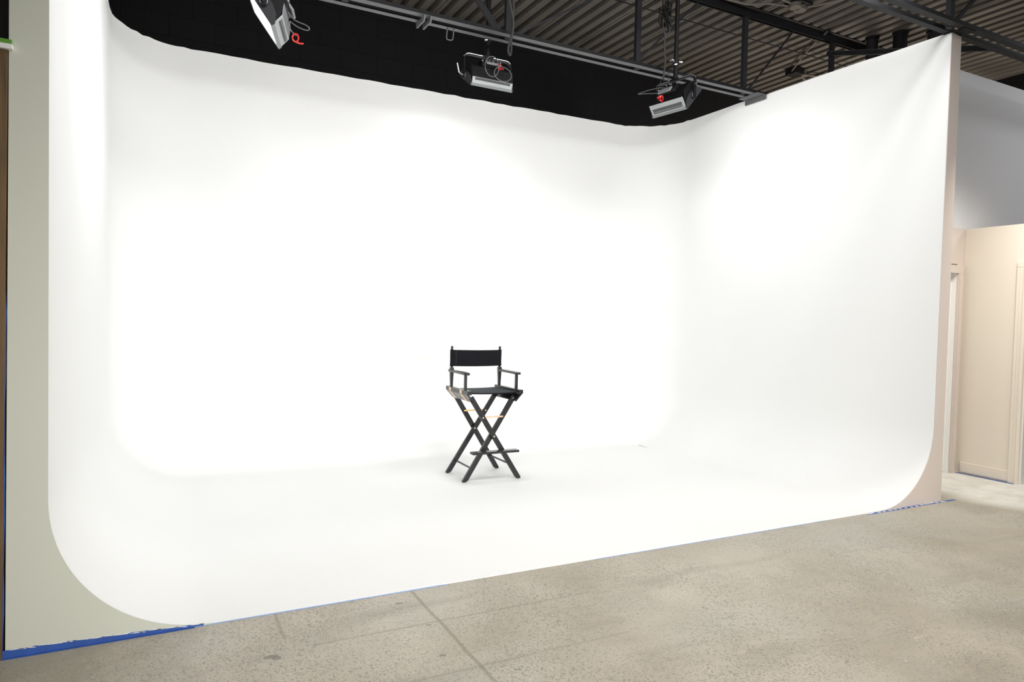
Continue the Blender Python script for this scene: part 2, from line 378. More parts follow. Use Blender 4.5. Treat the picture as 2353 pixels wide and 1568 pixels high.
# ------------------------------------------------------------------ the cove
cyc = empty('cyclorama', (0, 0, 0))
tag(cyc, 'large white curved cove wall with rounded corners sweeping down to the floor', 'studio backdrop')
def cove_surface():
    mb = MB(); bm = mb.bm
    Z0 = 0.004
    # plan path: (point on arc centre or line, inward normal, base point)
    path = []
    xl, xr, yb = TL, CW - TR, CD
    for i in range(13): path.append(('l', (xl, i / 12 * (yb - RR))))
    for i in range(1, 16):
        a = i / 16 * PI / 2; path.append(('c', (xl + RR, yb - RR), (-math.cos(a), math.sin(a))))
    for i in range(41): path.append(('b', (xl + RR + i / 40 * (xr - xl - 2 * RR), yb)))
    for i in range(1, 16):
        a = i / 16 * PI / 2; path.append(('c', (xr - RR, yb - RR), (math.sin(a), math.cos(a))))
    for i in range(13): path.append(('r', (xr, (yb - RR) * (1 - i / 12))))
    NP = 36
    prof = [(RR + .012, 0.0)] + [(RR * (1 - math.sin(k / NP * PI / 2)), RR * (1 - math.cos(k / NP * PI / 2))) for k in range(NP + 1)]  # (inset, z) floor->wall
    prof += [(0, z) for z in (1.3, 2.0, 2.7, 3.3, 3.75)]
    rows = []
    for it in path:
        row = []
        for ins, z in prof + [(0, None)]:
            if it[0] == 'l': p = (it[1][0] + ins, it[1][1])
            elif it[0] == 'r': p = (it[1][0] - ins, it[1][1])
            elif it[0] == 'b': p = (it[1][0], it[1][1] - ins)
            elif ins > RR: p = (it[1][0] + (0.012 if it[2][0] < 0 else -0.012), it[1][1] - 0.012)
            else: p = (it[1][0] + it[2][0] * (RR - ins), it[1][1] + it[2][1] * (RR - ins))
            if z is None: z = CH + random.uniform(-0.006, 0.006)
            row.append(bm.verts.new((p[0], p[1], z + Z0 if z < 1 else z)))
        rows.append(row)
    for row in rows:   # the plaster runs slightly out of square
        for v in row:
            y = v.co.y; u = (v.co.x - CW / 2) / (CW / 2)
            v.co.x -= 0.072 * max(-1, min(1, y / 3)) * u; v.co.y -= 0.06 * (y / CD) * u
    for A, B in zip(rows, rows[1:]):
        for k in range(len(A) - 1):
            q = [A[k], A[k + 1], B[k + 1], B[k]]
            try: bm.faces.new(q)
            except ValueError: pass
    # flat floor inside the sweep, grown from the innermost ring
    ring = [row[0] for row in rows]; uq = [ring[0]]
    for v in ring[1:]:
        if (v.co - uq[-1].co).length > 1e-4: uq.append(v)
    bm.faces.new(uq)
    # rim and outside of the plaster wall
    outer = []
    for it in path:
        if it[0] == 'l': p = (0, it[1][1])
        elif it[0] == 'r': p = (CW, it[1][1])
        elif it[0] == 'b': p = (it[1][0], CD + 0.14)
        else:
            d = V((it[2][0], it[2][1])); p = V(it[1]) + d * (RR + 0.14)
        outer.append(p)
    ot = [bm.verts.new((p[0], p[1], rows[i][-1].co.z)) for i, p in enumerate(outer)]
    ob = [bm.verts.new((p[0], p[1], 0)) for p in outer]
    for i in range(len(path) - 1):
        bm.faces.new((rows[i][-1], ot[i], ot[i + 1], rows[i + 1][-1]))
        bm.faces.new((ot[i], ob[i], ob[i + 1], ot[i + 1]))
    return mb
cs = cove_surface()
# normals are set by hand below (open shell), so link directly
bmesh.ops.remove_doubles(cs.bm, verts=cs.bm.verts, dist=1e-5)
bmesh.ops.recalc_face_normals(cs.bm, faces=cs.bm.faces)
me = bpy.data.meshes.new('cove_surface'); cs.bm.to_mesh(me); cs.bm.free()
o = bpy.data.objects.new('cove_surface', me); COL.objects.link(o); o.parent = cyc; me.materials.append(M['cove'])
for p in me.polygons: p.use_smooth = True
md = o.modifiers.new('edge', 'EDGE_SPLIT'); md.split_angle = math.radians(50)
def end_panel(xo, xi, sgn, m, label):
    lean = 0.009 if sgn > 0 else 0.0      # the outer plaster edge leans a little
    pts = [(xo - lean, 0, 0.0), (xi + sgn * RR, 0, 0.0)]
    for k in range(0, 25):
        a = k / 24 * PI / 2
        pts.append((xi + sgn * RR * (1 - math.sin(a)), 0, 0.004 + RR * (1 - math.cos(a))))
    zt = CH - 0.004
    pts += [(xi, 0, zt), (xo + lean, 0, zt - 0.012)]
    q = MB().prism(pts, (0, -0.006, 0)).build('end_panel', m, cyc)
    q['label'] = label
end_panel(0.0, TL, 1, 'sage', 'off-white front edge panel with green bounce cast in its colour')
end_panel(CW, CW - TR, -1, 'blush', 'pale blush pink front edge panel')

q = MB().box((TL + RR - .02, -0.0008, 0), (CW - TR - RR + .02, 0.0, .004)).build('floor_edge', 'cove', cyc)

# ------------------------------------------------------------------ painter's tape
def ragged(x0, x1, y0, y1, z, seg, jit, m, name, parent=None, vertical=False):
    """a strip of tape along x with a torn far edge, 1 mm thick"""
    mb = MB(); n = max(2, int(abs(x1 - x0) / seg)); A = []; B = []
    for i in range(n + 1):
        x = x0 + (x1 - x0) * i / n
        e = y1 + random.uniform(-jit, jit); f = y0 + random.uniform(-jit, jit) * 0.25
        if i in (0, n): e = (y0 + y1) / 2
        A.append((x, f)); B.append((x, e))
    pts = A + B[::-1]
    if vertical: mb.prism([(b, z, a) for a, b in pts], (0, -0.001, 0))
    else: mb.prism([(a, b, z) for a, b in pts], (0, 0, 0.001))
    return mb.build(name, m, parent)
t = empty('painter_tape', (0.3, -0.01, 0)); tag(t, 'torn blue masking tape on the floor under the off-white left end of the cove', 'tape')
def under(o, p):
    o.parent = p; o.matrix_parent_inverse = Matrix.Translation(-V(p.location)); return o
under(ragged(-0.03, 0.70, -0.020, -0.0085, 0.0005, 0.03, 0.0015, 'tape', 'tape_strip'), t)
mb = MB(); lo_, hi_ = [], []
for i in range(41):
    x = -0.022 + 0.76 * i / 40; lo_.append((x, -0.0064, 0.0006)); hi_.append((x, -0.0064, 0.006 + 0.030 * (1 - i / 40) ** 0.7 + random.uniform(-.0022, .0022)))
under(mb.prism(lo_ + hi_[::-1], (0, -0.001, 0)).build('tape_strip', 'tape'), t)
mb = MB()
for i in range(22):
    x = 0.0 + i * 0.034; w = random.uniform(0.02, 0.06); y = 0.004 + 0.030 * (1 - (x + .022) / .76) ** 0.7 + random.uniform(-.003, .002)
    under(MB().prism([(x, -0.0074, y + .001), (x + w, -0.0074, y - .0015), (x + w, -0.0074, y + .0005), (x + w * .4, -0.0074, y + .0035)], (0, -0.0006, 0)).build('paint_drip', 'paintedge'), t)
t2 = tag(ragged(0.70, 1.95, -0.013, -0.0025, 0.0005, 0.05, 0.0012, 'tapepale', 'painter_tape'), 'thin pale blue tape line along the left half of the cove floor edge', 'tape')
t3 = tag(ragged(2.9, 5.0, -0.009, -0.003, 0.0005, 0.08, 0.0015, 'tapepale', 'painter_tape'), 'faint blue tape line along the middle and right of the cove floor edge', 'tape')
t4 = empty('painter_tape', (6.1, -0.01, 0)); tag(t4, 'torn blue masking tape under the blush pink end of the cove', 'tape')
under(ragged(5.42, 6.58, -0.034, -0.007, 0.0005, 0.03, 0.007, 'tape', 'tape_strip'), t4)
mb = MB()
for i in range(15):
    x = 5.42 + i * 0.068; w = random.uniform(0.03, 0.075); y = -0.019 + random.uniform(-.010, .006)
    under(MB().prism([(x, y - .003, 0.0016), (x + w, y - .006, 0.0016), (x + w * .9, y + .006, 0.0016), (x + .012, y + .009, 0.0016)], (0, 0, 0.0006)).build('paint_drip', 'paintedge'), t4)
t5 = tag(ragged(0.0, 1.52, -0.0085, -0.0025, -0.0065, 0.09, 0.0022, 'tape', 'painter_tape', vertical=True), 'upright blue tape strip along the left edge of the cove beside the brown post', 'tape')
for v in t5.data.vertices: v.co.x += 0.0067 * v.co.z - 0.0125
t6 = tag(ragged(0.10, 0.66, BX - 0.045, BX - 0.014, 0.0, 0.04, 0.004, 'tape', 'painter_tape'), 'blue tape on the floor along the cream room wall', 'tape')
t6.data.transform(Matrix(((0, 1, 0, 0), (1, 0, 0, 0), (0, 0, 1, 0.0005), (0, 0, 0, 1))))

# ------------------------------------------------------------------ timber jambs and header left of the cove
LEAN = Matrix(((1, 0, 0.0075, -0.0135), (0, 1, 0, 0), (0, 0, 1, 0), (0, 0, 0, 1)))
tag(MB().box((-0.031, -0.02, 0), (-0.0055, 0.29, 2.47), LEAN).build('timber_post', 'wood', bevel=0.002), 'brown timber post against the left edge of the cove', 'post')
tag(MB().box((-0.14, -0.02, 0), (-0.052, 0.29, 2.47)).build('timber_post', 'wood', bevel=0.002), 'brown timber post at the very left edge, beyond a black gap', 'post')
hd = empty('door_header', (-0.5, 0, 2.48)); tag(hd, 'green and white painted header board above the brown posts at upper left', 'trim board')
MB().box((-1.2, -0.035, -0.008), (0.518, -0.0075, 0.012)).build('white_board', 'white', hd, 0.002)
MB().box((-1.2, -0.03, 0.012), (0.515, -0.0075, 0.031)).build('green_board', 'green', hd, 0.002)

# ------------------------------------------------------------------ roof joists
def joist(Y, x0, x1, label, m, webs, rods, zb=3.872, parts_extra=None):
    r = empty('roof_joist', ((x0 + x1) / 2, Y, zb)); tag(r, label, 'joist', 'open web roof joists')
    def L(q): return under(q, r)
    zt = DECK - 0.001
    for s in (-1, 1):
        mb = MB()
        ya, yb_ = (Y + 0.034, Y + 0.088) if s > 0 else (Y - 0.092, Y - 0.034)
        mb.box((x0, ya, zb), (x1, yb_, zb + 0.007))
        yl = Y + 0.034 if s > 0 else Y - 0.092
        mb.box((x0, yl, zb + 0.0072), (x1, yl + 0.007, zb + 0.030))
        q = L(mb.build('bottom_chord', 'darksteel'))  # near-black paint carries the shade on the unlit legs
        fl = MB().box((x0, ya, zb - 0.0025), (x1, yb_, zb - 0.0002)).build('bounce_flange_face', m); fl.parent = q  # thin lighter plate paints the cove's bounce light onto the underside
        fl['label'] = 'underside lightened with painted bounce light'
    mb = MB()
    for s in (-1, 1):
        mb.box((x0, Y + (0.02 if s > 0 else -0.075), zt - 0.007), (x1, Y + (0.075 if s > 0 else -0.02), zt))
        mb.box((x0, Y + s * 0.02 - .004, zt - 0.085), (x1, Y + s * 0.02 + .004, zt))
    L(mb.build('top_chord', 'darksteel'))
    for xw in webs:
        L(MB().box((xw - 0.026, Y - 0.02, zb - 0.001), (xw + 0.026, Y + 0.02, zt - 0.05)).build('web_post', 'chord'))
    for a, b_, w in rods:
        L(MB().bar((a[0], Y, a[1]), (b_[0], Y, b_[1]), w, w * 0.5, (0, 1, 0)).build('web_diagonal', 'chord'))
    return r
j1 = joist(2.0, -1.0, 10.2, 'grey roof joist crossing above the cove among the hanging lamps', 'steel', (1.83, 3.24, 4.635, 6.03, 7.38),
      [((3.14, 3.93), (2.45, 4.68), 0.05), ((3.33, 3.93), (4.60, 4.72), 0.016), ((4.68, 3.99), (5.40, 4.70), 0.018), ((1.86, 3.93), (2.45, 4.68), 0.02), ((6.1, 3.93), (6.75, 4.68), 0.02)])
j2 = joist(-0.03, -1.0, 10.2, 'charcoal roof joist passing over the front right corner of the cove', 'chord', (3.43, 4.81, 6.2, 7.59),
      [((6.27, 3.94), (7.05, 4.66), 0.03), ((4.88, 3.94), (5.6, 4.66), 0.03)])
under(MB().box((6.27, -0.11, 3.8625), (6.42, 0.06, 3.8690)).build('bearing_plate', 'darksteel'), j2)
br = empty('joist_bearing', (6.24, 2.0, 3.84)); tag(br, 'short grey steel end bracket where the joist meets the right cove wall', 'bracket')
under(MB().box((6.10, 1.87, 3.860), (6.222, 2.13, 3.8690)).build('base_plate', 'steel'), br)
under(MB().box((6.205, 1.86, 3.815), (6.220, 2.14, 3.860)).build('lip', 'steel'), br)
st = empty('sway_brace', (7.2, 1.0, 4.2)); tag(st, 'dark brace bar running level behind the top of the right cove wall', 'brace')
under(MB().bar((7.36, 2.03, 4.56), (7.10, 0.06, 3.925), 0.05, 0.045).build('bar', 'chord'), st)
under(MB().bar((7.345, 2.03, 4.585), (7.085, 0.06, 3.95), 0.012, 0.006).build('edge_flange', 'steel'), st)
under(MB().box((7.165, 0.62, 4.10), (7.195, 0.64, 4.125)).build('clamp', 'silver'), st)

# small fittings on the joist
cl = empty('beam_clamp', (2.475, 2.0, 3.87)); tag(cl, 'dark steel double plate clamp on the joist near its left end', 'clamp')
for dx in (-0.035, 0.02):
    under(MB().prism([(2.475 + dx, 1.92, 3.825), (2.475 + dx, 2.09, 3.825), (2.475 + dx, 2.10, 3.868), (2.475 + dx, 2.0, 3.868), (2.475 + dx, 1.90, 3.868)], (0.014, 0, 0)).build('plate', 'steel'), cl)
tag(MB().tube(spline([(2.70, 2.05, 3.872), (2.695, 2.05, 3.80), (2.70, 2.05, 3.775), (2.74, 2.05, 3.775), (2.752, 2.05, 3.80), (2.757, 2.05, 3.872)]), 0.005, 8).build('hook', 'steel', smooth=True),
    'small steel U hook under the joist right of the plate clamp', 'hook')
wire = MB().tube(spline([(3.6, 2.40, 4.70), (4.73, 2.40, 4.685), (6.04, 2.41, 4.69), (7.84, 2.43, 4.70), (9.5, 2.44, 4.70)]), 0.006, 6).build('ceiling_wire', 'darksteel', smooth=True)
tag(wire, 'thin dark wire strung below the roof deck behind the hanging lamp pole', 'wire')
# junction box with conduits
jb = empty('junction_box', (6.37, 1.62, 4.70)); tag(jb, 'round double junction box with conduits on the roof deck', 'junction box')
for dx, dy in ((-0.045, 0), (0.05, 0.02)):
    MB().disc((dx, dy, 0.01), (0, 0, 1), 0.06, 0.05, 24).build('cover', 'boxpaint', jb, 0.004)
for pts in ([(-0.09, 0, 0.02), (-0.35, -0.03, 0.03), (-0.9, -0.25, 0.045)], [(-0.06, 0.05, 0.02), (-0.3, 0.12, 0.02), (-0.5, 0.2, 0.0), (-0.8, 0.3, 0.04)], [(0.1, -0.03, 0.02), (0.2, -0.2, 0.02), (0.4, -0.6, 0.045)]):
    MB().tube(spline(pts), 0.011, 8).build('conduit', 'boxpaint', jb, smooth=True)
MB().box((-0.1, -0.08, 0.03), (0.12, 0.1, 0.054)).build('back_plate', 'darksteel', jb)
# flue pipes rising to the deck behind the right wing
for px, py, r_, z0, m_, lb in ((7.80, 1.80, 0.062, 2.9, 'chord', 'left black flue pipe rising to the deck behind the right wall'),
                               (7.93, 1.55, 0.072, 2.9, 'darksteel', 'second black flue pipe rising to the deck, with a glossy elbow'),
                               (8.22, 1.32, 0.09, 2.9, 'dark', 'wide dark flue pipe right of the two slimmer pipes')):
    f_ = empty('flue_pipe', (px, py, z0)); tag(f_, lb, 'pipe', 'flue pipes behind the right wall')
    MB().tube([(0, 0, 0), (0, 0, DECK - z0 - 0.002)], r_, 20).build('duct', m_, f_, smooth=True)
    MB().disc((0, 0, 1.30), (0, 0, 1), r_ + 0.008, 0.03, 20).build('joint_band', 'chord', f_)
    MB().disc((0, 0, DECK - z0 - 0.02), (0, 0, 1), r_ + 0.012, 0.03, 20).build('roof_flange', 'darksteel', f_)
tag(MB().bar((7.86, 1.15, 4.33), (8.14, 1.10, 4.70), 0.04, 0.03).build('pipe_brace', 'chord'), 'slanted dark brace beside the flue pipes', 'brace')
ub = empty('ceiling_bracket', (7.88, 2.91, 4.70)); tag(ub, 'dark conduit bracket on the deck low behind the right cove wall', 'bracket')
MB().box((-0.12, -0.08, -0.03), (0.05, 0.08, 0.054)).build('box', 'darksteel', ub, 0.004)
for q in ([(0.05, 0, 0), (0.4, -0.05, 0.01), (1.2, -0.2, 0.03)], [(0.05, -0.04, -0.01), (0.3, 0.05, -0.02), (0.8, -0.35, 0.03)], [(-0.1, 0, 0), (-0.5, -0.6, 0.02), (-0.7, -1.0, 0.03)]):
    MB().tube(spline(q), 0.012, 6).build('conduit', 'boxpaint', ub, smooth=True)
cb = empty('ceiling_bracket', (8.62, -0.32, 4.70)); tag(cb, 'small dark fitting with conduit on the deck right of the cove', 'bracket')
MB().box((-0.07, -0.05, -0.02), (0.07, 0.05, 0.054)).build('box', 'darksteel', cb, 0.004)
MB().tube([(0.05, 0, 0.02), (0.9, -0.25, 0.03)], 0.012, 6).build('conduit', 'boxpaint', cb)

# ------------------------------------------------------------------ hanging studio lamps
def rotx(a): return Matrix.Rotation(a, 4, 'X')
def studio_light(loc, yaw, tilt, label, power, variant, L=0.42, hh=0.20, k=1.0):
    r = empty('studio_light', loc, yaw); tag(r, label, 'studio light', 'panel lamps hung over the white cove')
    R = rotx(-tilt)
    h = L / 2
    def sec(pts, x0, x1): return ([V((x0, y * k, z * k)) for y, z in pts], (x1 - x0, 0, 0))
    def add(pts, x0, x1, name, m, bevel=0.0):
        p, d = sec(pts, x0, x1); return MB().prism(p, d, R).build(name, m, r, bevel)
    f = 0.05
    # rim of the emitting face
    mb = MB()
    for z0, z1, xa, xb in ((-hh, -hh + .022, -h, h), (hh - .022, hh, -h, h), (-hh + .022, hh - .022, -h, -h + .018), (-hh + .022, hh - .022, h - .018, h)):
        mb.box((xa, (f - .025) * k, z0 * k), (xb, f * k, z1 * k), R)
    mb.build('face_rim', 'silver_dim', r, 0.002)
    MB().box((-h + .018, (f - .02) * k, (-hh + .022) * k), (h - .018, (f - .008) * k, (hh - .022) * k), R).build('diffuser', 'diffuser', r)
    for s, nm in ((-1, 'lower_panel'), (1, 'upper_panel')):
        dA = {1: .11, 2: .085, 3: .135}[variant]
        a0, a1, a2 = (f - .026, s * (hh - .004)), (f - dA, s * (hh - .018 - .25 * max(0, dA - .09))), (f - .17, s * .075)
        q = add([a0, a1, (a1[0], a1[1] - s * .01), (a0[0], a0[1] - s * .01)], -h + .006, h - .006, nm, 'silver' if s < 0 else 'silver_dim')
        q2 = add([a1, a2, (a2[0], a2[1] - s * .01), (a1[0], a1[1] - s * .01)], -h + .006, h - .006, 'back_panel', 'silver_dim' if s < 0 and variant == 1 else 'housing')
        # vent slots let into the lower edge
        mb = MB()
        rows = {1: (.50, .58, .66, .80), 2: (.60, .70, .80, .90), 3: (.16, .22, .32, .38, .44, .50, .56)}[variant] if s < 0 else (0.4, 0.5, 0.6)
        src = (a0, a1)
        for t_ in rows:
            y = src[0][0] + (src[1][0] - src[0][0]) * (t_ if s < 0 else t_); z = src[0][1] + (src[1][1] - src[0][1]) * t_
            mb.box((-h + .03, (y - .0022) * k, (z + s * .001 - .003) * k), (h - .03, (y + .0022) * k, (z + s * .001 + .003) * k), R)
        mb.build('vent_slots', 'slot', q)
    add([(f - .026, -hh + .03), (f - .17, -.064), (f - .17, .064), (f - .026, hh - .03)], -h + .008, h - .008, 'housing', 'housing')
    add([(f - .169, -.055), (f - .215, -.05), (f - .215, .05), (f - .169, .055)], -h * .5, h * .5, 'ballast_box', 'housing', 0.006)
    for x0, x1 in ((-h + .001, -h + .008), (h - .008, h - .001)):
        add([(f - .026, -hh + .012), (f - .10, -hh + .035), (f - .17, -.07), (f - .17, .07), (f - .10, hh - .035), (f - .026, hh - .012)], x0, x1, 'side_cheek', 'housing')
    # end plates with pivot discs
    e = [(f, -hh), (f, hh), (f - .03, hh), (f - .075, hh - .05), (f - .095, .045), (f - .095, -.045), (f - .075, -hh + .05), (f - .03, -hh)]
    for s in (-1, 1):
        q = add(e, s * h, s * (h + .008), 'end_plate', 'endplate')
        MB().disc((s * (h + .013), 0, 0), (1, 0, 0), 0.036 * k, 0.012, 24).build('pivot', 'endplate', q)
        mb = MB(); mb.tube([(s * (h + .022), 0.026 * k * math.cos(i / 20 * 2 * PI), 0.026 * k * math.sin(i / 20 * 2 * PI)) for i in range(20)], 0.003, 6, True)
        mb.build('pivot_ring', 'chrome', q, smooth=True)
    # yoke, upright
    yo = h + .028; yh = 0.185; rc = 0.045
    pth = [V((-yo, 0, -0.03)), V((-yo, 0, yh - rc))] + [V((-yo + rc - rc * math.cos(a), 0, yh - rc + rc * math.sin(a))) for a in [PI / 2 * i / 6 for i in range(1, 7)]]
    pth = pth + [V((-p.x, p.y, p.z)) for p in pth[::-1]]
    mb = MB()
    for a, b in zip(pth, pth[1:]):
        d = (b - a)
        if d.length < 1e-5: continue
        mb.bar(a - d.normalized() * .001, b + d.normalized() * .001, 0.036, 0.006, (0, 0, 1) if abs(d.normalized().z) < .7 else (1, 0, 0))
    yk = mb.build('yoke', 'housing', r)
    top = [p for p in pth if p.z > yh - rc + .012]
    for dy in (-.013, .013):
        MB().tube([p + V((0, dy, 0.006)) for p in top], 0.005, 8).build('yoke_rail', 'chrome', yk, smooth=True)
    MB().box((-0.05, -0.022, yh - .004), (0.05, 0.022, yh + .014)).build('yoke_bracket', 'darksteel', yk)
    MB().disc((0, 0, yh + .030), (0, 0, 1), 0.022, 0.05, 16).build('spigot', 'darksteel', yk)
    # handle on the pivot
    hs = -1 if variant != 3 else 1
    hb = MB().tube([(hs * (yo - .002), 0, .10), (hs * (yo + .022), 0, .10)], .008, 10) if variant == 3 else MB().tube(spline([(hs * (yo + .006), 0, 0.0), (hs * (yo + .045), -0.01, 0.01), (hs * (yo + .055), -0.012, 0.03), (hs * (yo + .07), -0.015, 0.085)]), 0.006, 8)
    hb.build('tilt_handle', 'chrome', yk, smooth=True)
    # control panel cables, safety wire and red tag on the back
    back = R @ V((0, (f - .28) * k, 0))
    def B(p): return R @ V((p[0], (f - .22 + p[1]) * k, p[2] * k))
    def ring(cx, cy, cz, ra, rb, n=14, a0=0.6): return [V((cx + ra * math.cos(a0 + i / n * 2 * PI), cy + .012 * i / n, cz + rb * math.sin(a0 + i / n * 2 * PI))) for i in range(n + 1)]
    if variant == 2:
        loops = [ring(-.045, -.20, .045, .068, .085), ring(.055, -.21, -.005, .085, .062, a0=2.5),
                 [V(p) for p in ((-.06, -.02, .17), (-.05, -.08, .10), (.03, -.12, .085), (.10, -.13, .06))]]
        tagp = V((0.035, -.17, .085))
    elif variant == 3:
        loops = [[B(p) for p in ((-.02, 0, .0), (-.08, -.03, -.02), (-.18, -.05, -.04), (-.29, -.06, -.07), (-.2, -.04, -.075), (-.06, .0, -.08))],
                 [B(p) for p in ((-.04, 0, .08), (-.03, -.07, .18), (-.07, -.06, .21), (-.12, -.04, .14), (-.13, 0, .08))]]
        tagp = B((-0.01, .02, -.125))
    else:
        loops = [[B(p) for p in ((-.18, .06, -.13), (-.18, .05, -.20), (-.18, .0, -.27), (-.18, -.006, -.304), (-.18, .02, -.30), (-.18, .06, -.25), (-.18, .085, -.19))],
                 [B(p) for p in ((-.18, .085, -.19), (-.18, .115, -.24), (-.18, .105, -.30))]]
        tagp = B((-.18, .105, -.29))
    for i, lp in enumerate(loops):
        MB().tube(spline(lp, 6), 0.0036 if i < 2 else 0.0055, 6).build('cable', 'wirerope' if i < 2 and not (variant == 3 and i == 1) else 'cable', r, smooth=True)
    q = MB(); c0 = tagp
    q.tube([c0 + V((0.002 * math.sin(i), 0.019 * math.cos(i / 12 * 2 * PI), 0.026 * math.sin(i / 12 * 2 * PI) - .02)) for i in range(12)], 0.0055, 6, True)
    q.tube([c0 + V((0, 0.0, -.046)), c0 + V((0.012, -.03, -.05)), c0 + V((0.014, -.05, -.047))], 0.0055, 6)
    tg = q.build('safety_clip', 'red', r, smooth=True); tg['label'] = 'red safety clip'
    if variant == 3: MB().disc(c0 + R @ V((0, -.012, -.03)), R @ V((0.2, 1, -.5)), 0.024, 0.016, 16).build('red_plug', 'red', r)
    for dx, dz in ((-.03, .04), (.0, .05), (.03, .03), (-.09, -.02), (.10, .03)):
        MB().disc(B((dx, -.004, dz)), R @ V((0, 1, 0)), 0.008, 0.012, 10).build('control_knob', 'chrome', r)
    MB().box((-.07, -.012, -.075), (.07, 0.004, -.02), Matrix.Translation(R @ V((0, (f - .215) * k, 0))) @ R).build('control_panel', 'silver_dim', r, 0.003)
    # the light it gives
    d = bpy.data.lights.new('lamp_glow', 'AREA'); d.shape = 'RECTANGLE'; d.size = L - .05; d.size_y = (2 * hh - .06) * k; d.energy = power; d.spread = math.radians(130)
    lo = bpy.data.objects.new('lamp_glow', d); COL.objects.link(lo); lo.parent = r
    n_ = R @ V((0, 1, 0)); lo.location = R @ V((0, (f + .004) * k, 0)); lo.rotation_euler = n_.to_track_quat('-Z', 'Y').to_euler()
    return r, V(loc) + V((0, 0, yh + .068))
def pole(top_of_yoke, ztop, label, clampz):
    x, y, z = top_of_yoke
    r = empty('hanging_pole', (x, y, z)); tag(r, label, 'pole', 'black drop poles of the panel lamps')
    MB().tube([(0, 0, -0.01), (0, 0, ztop - z)], 0.0205, 14).build('tube', 'darksteel', r, smooth=True)
    MB().disc((0, 0, clampz), (0, 0, 1), 0.030, 0.05, 16).build('collar', 'darksteel', r)
    for nm, pts, rr in (('wing_bolt', [(-.03, -.01, clampz), (-.06, -.02, clampz + .012), (-.085, -.02, clampz - .004)], [.006, .011, .005]),
                        ('clamp_screw', [(.02, -.02, clampz + .004), (.05, -.03, clampz + .004)], [.006, .009]),
                        ('wing_bolt', [(-.045, -.03, clampz - .035), (-.02, -.035, clampz - .03)], [.008, .01])):
        MB().tube(pts, rr, 8).build(nm, 'chrome', r, smooth=True)
    return r
l1, a1 = studio_light((1.196, 1.50, 3.435), math.radians(74.8), math.radians(35), 'glowing panel lamp at top left, facing the left cove wall', 6.5, 1, L=0.40, hh=0.165, k=0.88)
l2, a2 = studio_light((3.17, 2.25, 3.585), 0.0, math.radians(58), 'panel lamp hung left of centre, facing the back of the cove', 9.5, 2, L=0.40, hh=0.165, k=0.88)
l3, a3 = studio_light((4.86, 1.70, 3.53), math.radians(-80.4), math.radians(42), 'panel lamp with a bright red plug hung before the right back corner', 6.5, 3, L=0.40, hh=0.165, k=0.88)
pole(a1, DECK, 'black drop pole carrying the lamp at top left', 0.12)
pole(a2, DECK, 'black drop pole carrying the lamp left of centre', 0.11)
pole(a3, DECK, 'black drop pole carrying the right lamp, in front of the joist', 0.10)

# loose cables
tag(MB().tube(spline([(3.12, 1.8, 4.70), (3.13, 1.8, 4.2), (3.16, 1.8, 4.06), (3.19, 1.8, 3.95), (3.185, 1.8, 3.84), (3.155, 1.8, 3.74), (3.150, 1.8, 3.68), (3.168, 1.8, 3.655), (3.182, 1.81, 3.70), (3.19, 1.83, 3.84), (3.215, 1.85, 4.0), (3.22, 1.86, 4.3), (3.22, 1.86, 4.70)]), 0.0095, 10).build('hanging_cable', 'cable', smooth=True),
    'grey cable hanging in a long loop above the left of centre lamp', 'cable')
cbd = empty('cable_bundle', (4.72, 1.70, 4.25)); tag(cbd, 'tangled bundle of black cable coiled beside the right lamp pole', 'cable')
mb = MB()
for i in range(9):
    cx, cz = random.uniform(-.025, .035), random.uniform(-.01, .06); ra, rb = random.uniform(.035, .075), random.uniform(.06, .12); an = random.uniform(0, PI)
    tl = random.uniform(-.5, .5)
    mb.tube([(cx + ra * math.cos(t_ / 24 * 2 * PI), 0.05 * math.sin(t_ / 24 * 2 * PI + an) , cz + rb * math.sin(t_ / 24 * 2 * PI) + tl * .05 * math.cos(t_ / 24 * 2 * PI)) for t_ in range(24)], 0.0055, 6, True)
for dx in (-.02, .0, .02): mb.tube(spline([(dx, 0, .05), (dx * 1.5, .01, .2), (dx, 0, .50)]), 0.006, 6)
mb.build('coil', 'blackcable', cbd, smooth=True)
MB().tube(spline([(-.03, 0, -.02), (-.02, 0, -.10), (.01, 0, -.13), (.04, -.01, -.11), (.055, -.01, -.04), (.04, 0, .04)]), 0.0065, 8).build('loose_loop', 'cable', cbd, smooth=True)
MB().tube(spline([(0.0, 0, -.12), (0.0, 0, -.25), (.012, 0, -.40), (.0, 0, -.50), (-.005, 0, -.53), (.01, 0, -.56)]), 0.0075, 8).build('drop_cable', 'cable', cbd, smooth=True)

